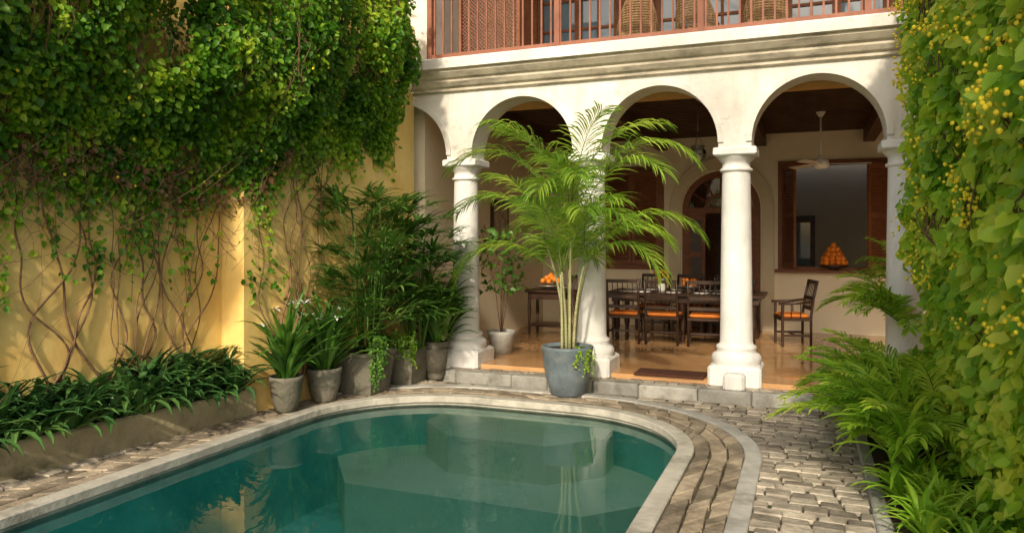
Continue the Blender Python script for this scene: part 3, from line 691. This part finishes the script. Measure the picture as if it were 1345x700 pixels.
for j in range(16): g.frond((.95,8.7,.9),U(1.5,4.9),U(.5,1.3),U(.6,1.0),U(1.2,2.0),'fern',24,.22,.022,.2,'rachis',.8)
g.obj('fern_bed')
g=B()
for (X,Y,n_) in ((.72,6.6,26),(.66,5.9,24),(.7,7.3,30),(.66,8.0,30),(.9,7.7,24)):
    for j in range(n_):
        a=U(1.6,5.0); g.strap((X,Y,.15+U(0,.3)),a,U(.3,1.3),U(.4,.75),U(.035,.055),U(.8,2.0),'fern',7,.2)
g.obj('bird_nest_ferns')
g=B()
for i in range(34):
    X=U(.58,1.15); Y=U(3.2,6.3)
    for j in range(24):
        a=U(0,6.28); g.strap((X,Y,.05),a,U(.5,1.4),U(.22,.45),U(.024,.04),U(1.2,2.4),'fern',6,.2)
g.obj('low_strap_plants')
e=empty('potted_parlour_palm'); g=B(); potlathe(g,1.15,10.3,TZ,[(.001,0),(.16,0),(.22,.35),(.23,.38),(.2,.38),(.2,.34)],'potgrey',.34,.2); g.obj('pot',e); g=B()
for j in range(12): g.frond((1.15,10.3,.6+U(.2,.7)),U(2,4.6),U(.7,1.4),U(.6,.9),U(1,2),'areca',24,.22,.022,.2)
g.obj('foliage',e)
e=empty('potted_shrub'); g=B(); potlathe(g,-4.15,9.95,TZ,[(.001,0),(.15,0),(.20,.28),(.215,.33),(.19,.33),(.19,.29)],'potwhite',.29,.19); g.obj('pot',e); g=B()
for i in range(7):
    a=U(0,6.28); g.tube([(-4.15,9.95,.4),(-4.15+.1*math.cos(a),9.95+.1*math.sin(a),1.1),(-4.15+.35*math.cos(a),9.95+.3*math.sin(a),1.7+U(-.2,.3))],.008,'bark',5,.004)
g.obj('stems',e); P,N_,T,Ls,Ws=[],[],[],[],[]
for i in range(260):
    a=U(0,6.28); r_=.40*math.sqrt(U(0,1)); ivy_leaf(Vector((-4.15+r_*math.cos(a),9.95+r_*math.sin(a),1.05+U(0,.95))),Vector((math.cos(a),math.sin(a),.3)),.3,.08)
leaves('foliage',P,N_,T,Ls,Ws,'lily',e)
e=empty('banana_plant'); g=B(); g.tube([(-6.3,8.6,0),(-6.2,8.6,4.2)],.12,'cane',8,.07)
for j in range(9): g.strap((-6.2,8.6,4.1),j*.7,U(.9,1.4),1.8,.42,U(1.2,2),'fern',10,.12)
g.obj('leaves_and_stem',e)

# ------------------------------------------------------------------ furniture
def place(o,x,y,z,rz): o.location=(x,y,z); o.rotation_euler=(0,0,rz); return o
def chair(x,y,rz,arms=False):
    g=B(); k='wood'; w=.25
    for sx in (-1,1):
        g.rbox(sx*w-.02,sx*w+.02,-.23,-.19,0,.66 if arms else .44,k,.004)
        g.tube([(sx*w,.21,0),(sx*w,.21,.45),(sx*w,.25,.75),(sx*w,.31,1.02)],.021,k,6)
        g.box(sx*w-.012,sx*w+.012,-.19,.20,.16,.19,k)
        if arms:
            g.tube([(sx*w,-.27,.665),(sx*w,0,.67),(sx*w,.24,.70)],.022,k,6)
            for yy in (-.08,.06): g.tube([(sx*w,yy,.44),(sx*w,yy,.66)],.009,k,5)
    g.rbox(-w-.02,w+.02,-.24,.23,.40,.445,k,.008); g.rbox(-w+.01,w-.01,-.22,.19,.446,.50,'cushion',.02)
    for z0,yy in ((.97,.295),(.72,.245),(.56,.225)): g.box(-w+.015,w-.015,yy-.012,yy+.012,z0,z0+.055,k)
    for i in range(5): xx=-.16+i*.08; g.tube([(xx,.225,.60),(xx,.245,.74),(xx,.297,.98)],.008,k,5)
    g.box(-w+.01,w-.01,-.02,.0,.16,.19,k)
    return place(g.obj('dining_chair'),x,y,TZ,rz)
for x in (-2.75,-2.12,-1.48): chair(x,11.85,math.pi+U(-.08,.08))
for x in (-2.6,-1.95,-1.3): chair(x,13.35,U(-.05,.05))
chair(-.22,12.45,-math.pi/2+.25,True); chair(-3.55,12.6,math.pi/2,True)
g=B(); g.rbox(-3.15,-.62,12.05,13.10,TZ+.735,TZ+.785,'wood',.01); g.box(-3.05,-.72,12.12,13.03,TZ+.63,TZ+.733,'wood')
for x in (-2.98,-1.9,-.8):
    for y in (12.2,12.95): g.lathe((x,y,TZ),[(.03,0),(.045,.04),(.03,.1),(.05,.2),(.055,.35),(.035,.42),(.05,.5),(.05,.63)],'wood',12)
g.obj('dining_table')
tz=TZ+.786
g=B()
g.lathe((-1.85,12.6,tz),[(.08,0),(.05,.03),(.18,.07),(.2,.1),(.18,.1)],'metal',20)
for i in range(9): a=i*.9; g.sphere((-1.85+.09*math.cos(a),12.6+.09*math.sin(a),tz+.13+.05*(i%2)),.045,'orange',10)
g.obj('fruit_bowl')
g=B()
g.lathe((-2.3,12.6,tz),[(.05,0),(.07,.08),(.03,.16),(.045,.2)],'ceramic',16)
for i in range(14): a=U(0,6.28); g.sphere((-2.3+U(0,.13)*math.cos(a),12.6+U(0,.13)*math.sin(a),tz+.26+U(-.05,.08)),.03,'orange',8)
for i in range(14): g.strap((-2.3,12.6,tz+.2),U(0,6.28),U(.5,1.3),.2,.03,1.5,'lily',4)
g.obj('flower_vase')
g=B()
for x in (-2.8,-2.55,-2.05,-1.6,-1.3,-1.0):
    for y in (12.25,12.9):
        g.lathe((x,y,tz),[(.13,.0),(.14,.012),(.0,.01)],'ceramic',20,False); g.lathe((x+.17,y+.05,tz),[(.03,0),(.005,.01),(.005,.09),(.03,.12),(.036,.17),(.03,.21)],'glass',12,False)
for x,hh in ((-1.5,.3),(-1.42,.26)): g.lathe((x,12.5,tz),[(.035,0),(.037,.16),(.014,.21),(.014,hh)],'glass',12)
g.obj('tableware')
g=B(); fx,fy,fz=.18,12.0,2.95
g.tube([(fx,fy,fz+.1),(fx,fy,3.74)],.014,'fanwhite',8); g.lathe((fx,fy,fz),[(.02,-.07),(.09,-.06),(.12,-.01),(.11,.05),(.05,.09),(.02,.14)],'fanwhite',24); g.lathe((fx,fy,3.66),[(.03,0),(.07,.07)],'fanwhite',16)
for i in range(3):
    a=.12+i*2*math.pi/3; d=Vector((math.cos(a),math.sin(a),0)); s_=Vector((-d.y,d.x,.18)).normalized(); c=Vector((fx,fy,fz)); 
    q=[c+d*.10-s_*.03,c+d*.22-s_*.055,c+d*.68-s_*.07,c+d*.70,c+d*.68+s_*.07,c+d*.22+s_*.055,c+d*.10+s_*.03]; g.add(q+[p+Vector((0,0,.008)) for p in q],[tuple(range(7)),tuple(range(13,6,-1))]+[(i_,(i_+1)%7,7+(i_+1)%7,7+i_) for i_ in range(7)],'fanwhite')
g.obj('ceiling_fan')
g=B(); lx,ly,lz=-1.50,11.1,3.08
for i in range(3): a=i*2.09; g.tube([(lx+.09*math.cos(a),ly+.09*math.sin(a),lz+.08),(lx,ly,lz+.32)],.004,'metal',4)
g.tube([(lx,ly,lz+.32),(lx,ly,3.74)],.007,'metal',5)
g.lathe((lx,ly,lz),[(.01,-.17),(.03,-.14),(.07,-.10),(.115,-.02),(.11,.04),(.08,.08),(.095,.11)],'glass',20,False)
for z_,r_ in ((-.14,.035),(-.02,.12),(.08,.085),(.11,.10)): g.lathe((lx,ly,lz+z_),[(r_,-.010),(r_+.007,0),(r_,.010)],'metal',20,False)
for i in range(8): a=i*math.pi/4; g.tube([(lx+rr*math.cos(a),ly+rr*math.sin(a),lz+zz) for rr,zz in ((.035,-.14),(.075,-.10),(.12,-.02),(.114,.04),(.085,.08))],.006,'metal',4)
g.lathe((lx,ly,lz),[(.03,-.12),(.07,-.03),(.05,.05)],'ceramic',12)
g.obj('hanging_lantern')
g=B(); ox,oy,oz=.42,YW-.06,wz0
g.lathe((ox,oy,oz-.005),[(.10,0),(.06,.03),(.22,.06),(.24,.09),(.22,.085)],'wood',20)
for lv,(rr,n_) in enumerate(((.18,11),(.15,9),(.11,7),(.06,4),(0,1))):
    for i in range(n_): a=i*2*math.pi/n_+lv; g.sphere((ox+rr*math.cos(a),oy+rr*.8*math.sin(a),oz+.12+lv*.075),.055,'orange',12)
g.box(wx0,wx1,YW-.2,YW-.121,wz0-.05,wz0-.012,'shutter')
g.obj('orange_fruit_pyramid')
g=B(); g.rbox(-.5,.15,17.6,18.1,TZ,2.35,'wood',.01); frame(g,-.45,.10,1.2,2.25,17.57,17.599,.05,'shutter'); g.box(-.4,.05,17.58,17.59,1.25,2.2,'wglass'); g.obj('cabinet')
g=B(); sx,sy=-4.2,12.3; g.rbox(sx-.38,sx+.38,sy-.28,sy+.28,TZ+.74,TZ+.78,'wood',.008); g.box(sx-.33,sx+.33,sy-.23,sy+.23,TZ+.62,TZ+.739,'wood'); g.box(sx-.33,sx+.33,sy-.23,sy+.23,TZ+.15,TZ+.18,'wood')
for a in (-1,1):
    for b_ in (-1,1): g.lathe((sx+a*.31,sy+b_*.21,TZ),[(.02,0),(.03,.1),(.02,.2),(.035,.4),(.025,.62)],'wood',10)
g.obj('side_table')
g=B(); g.lathe((sx,sy,TZ+.781),[(.12,0),(.1,.02),(.28,.06),(.3,.08),(.27,.075)],'metal',24)
for i in range(26): a=U(0,6.28); r_=U(0,.2); g.sphere((sx+r_*math.cos(a),sy+r_*math.sin(a),TZ+.9+.14*(1-r_/.2)),.045,'orange',10)
g.obj('fruit_platter')
g=B(); g.box(-4.999,-4.96,11.5,12.25,1.75,2.5,'wood'); g.box(-4.959,-4.955,11.58,12.17,1.83,2.42,'paint'); g.obj('framed_picture')
g=B(); g.rbox(-1.98,-1.14,8.95,9.34,TZ+.001,TZ+.028,'mat',.008); g.obj('door_mat')
def wicker(x,y,rz):
    g=B(); n_=20; W=.27
    for lv in range(20):
        z=.30+lv*.033; pts=[]
        for i in range(n_+1):
            a=math.pi*(-.08+1.16*i/n_); top=.42+.50*math.sin(max(0,min(math.pi,a)))**1.5
            pts.append((W*math.cos(a),.25*math.sin(a)*(1+.12*lv/19),min(z,top+.0)))
        g.tube(pts,.015,'wicker',5)
    for i in range(14):
        a=math.pi*(i+.5)/14; zt=.42+.48*math.sin(a)**1.5; g.tube([(W*math.cos(a),.25*math.sin(a),.05),(W*math.cos(a),.27*math.sin(a),zt+.02)],.010,'wicker',5)
    g.rbox(-.25,.25,-.26,.21,.30,.40,'wicker',.03)
    for sx in (-1,1): g.tube([(sx*.23,-.23,0),(sx*.23,-.23,.4)],.02,'wicker',6)
    return place(g.obj('wicker_chair'),x,y,BZ,rz)
for x,rz in ((-2.15,math.pi+.3),(-1.35,math.pi-.2),(-.5,math.pi+.1)): wicker(x,9.95,rz)

# ------------------------------------------------------------------ light, world, camera
Sdir=Vector((.13,-1,math.tan(math.radians(34)))).normalized(); el=math.asin(Sdir.z); rot=math.atan2(Sdir.x,Sdir.y)
w=bpy.data.worlds.new('World'); SC.world=w; w.use_nodes=True; nt=w.node_tree; bg=nt.nodes['Background']
sk=nt.nodes.new('ShaderNodeTexSky'); sk.sky_type='NISHITA'; sk.sun_disc=False; sk.sun_elevation=el; sk.sun_rotation=rot; sk.air_density=1.0; sk.dust_density=5.0
nt.links.new(sk.outputs[0],bg.inputs[0]); bg.inputs[1].default_value=.15
ld=bpy.data.lights.new('sun','SUN'); ld.energy=4.0; ld.angle=math.radians(2.5); ld.color=(1,.87,.67)
lo=bpy.data.objects.new('sun',ld); SC.collection.objects.link(lo); lo.rotation_euler=Sdir.to_track_quat('Z','Y').to_euler()
cd=bpy.data.cameras.new('camera'); cd.lens=26; cd.sensor_width=36; cd.shift_y=-.026; cd.clip_end=3000; cd.clip_start=.05
co=bpy.data.objects.new('camera',cd); SC.collection.objects.link(co); co.location=(0,0,1.82); co.rotation_euler=(math.radians(90),0,math.radians(21.8)); SC.camera=co
SC.view_settings.view_transform='Standard'; SC.view_settings.look='None'; SC.view_settings.exposure=0
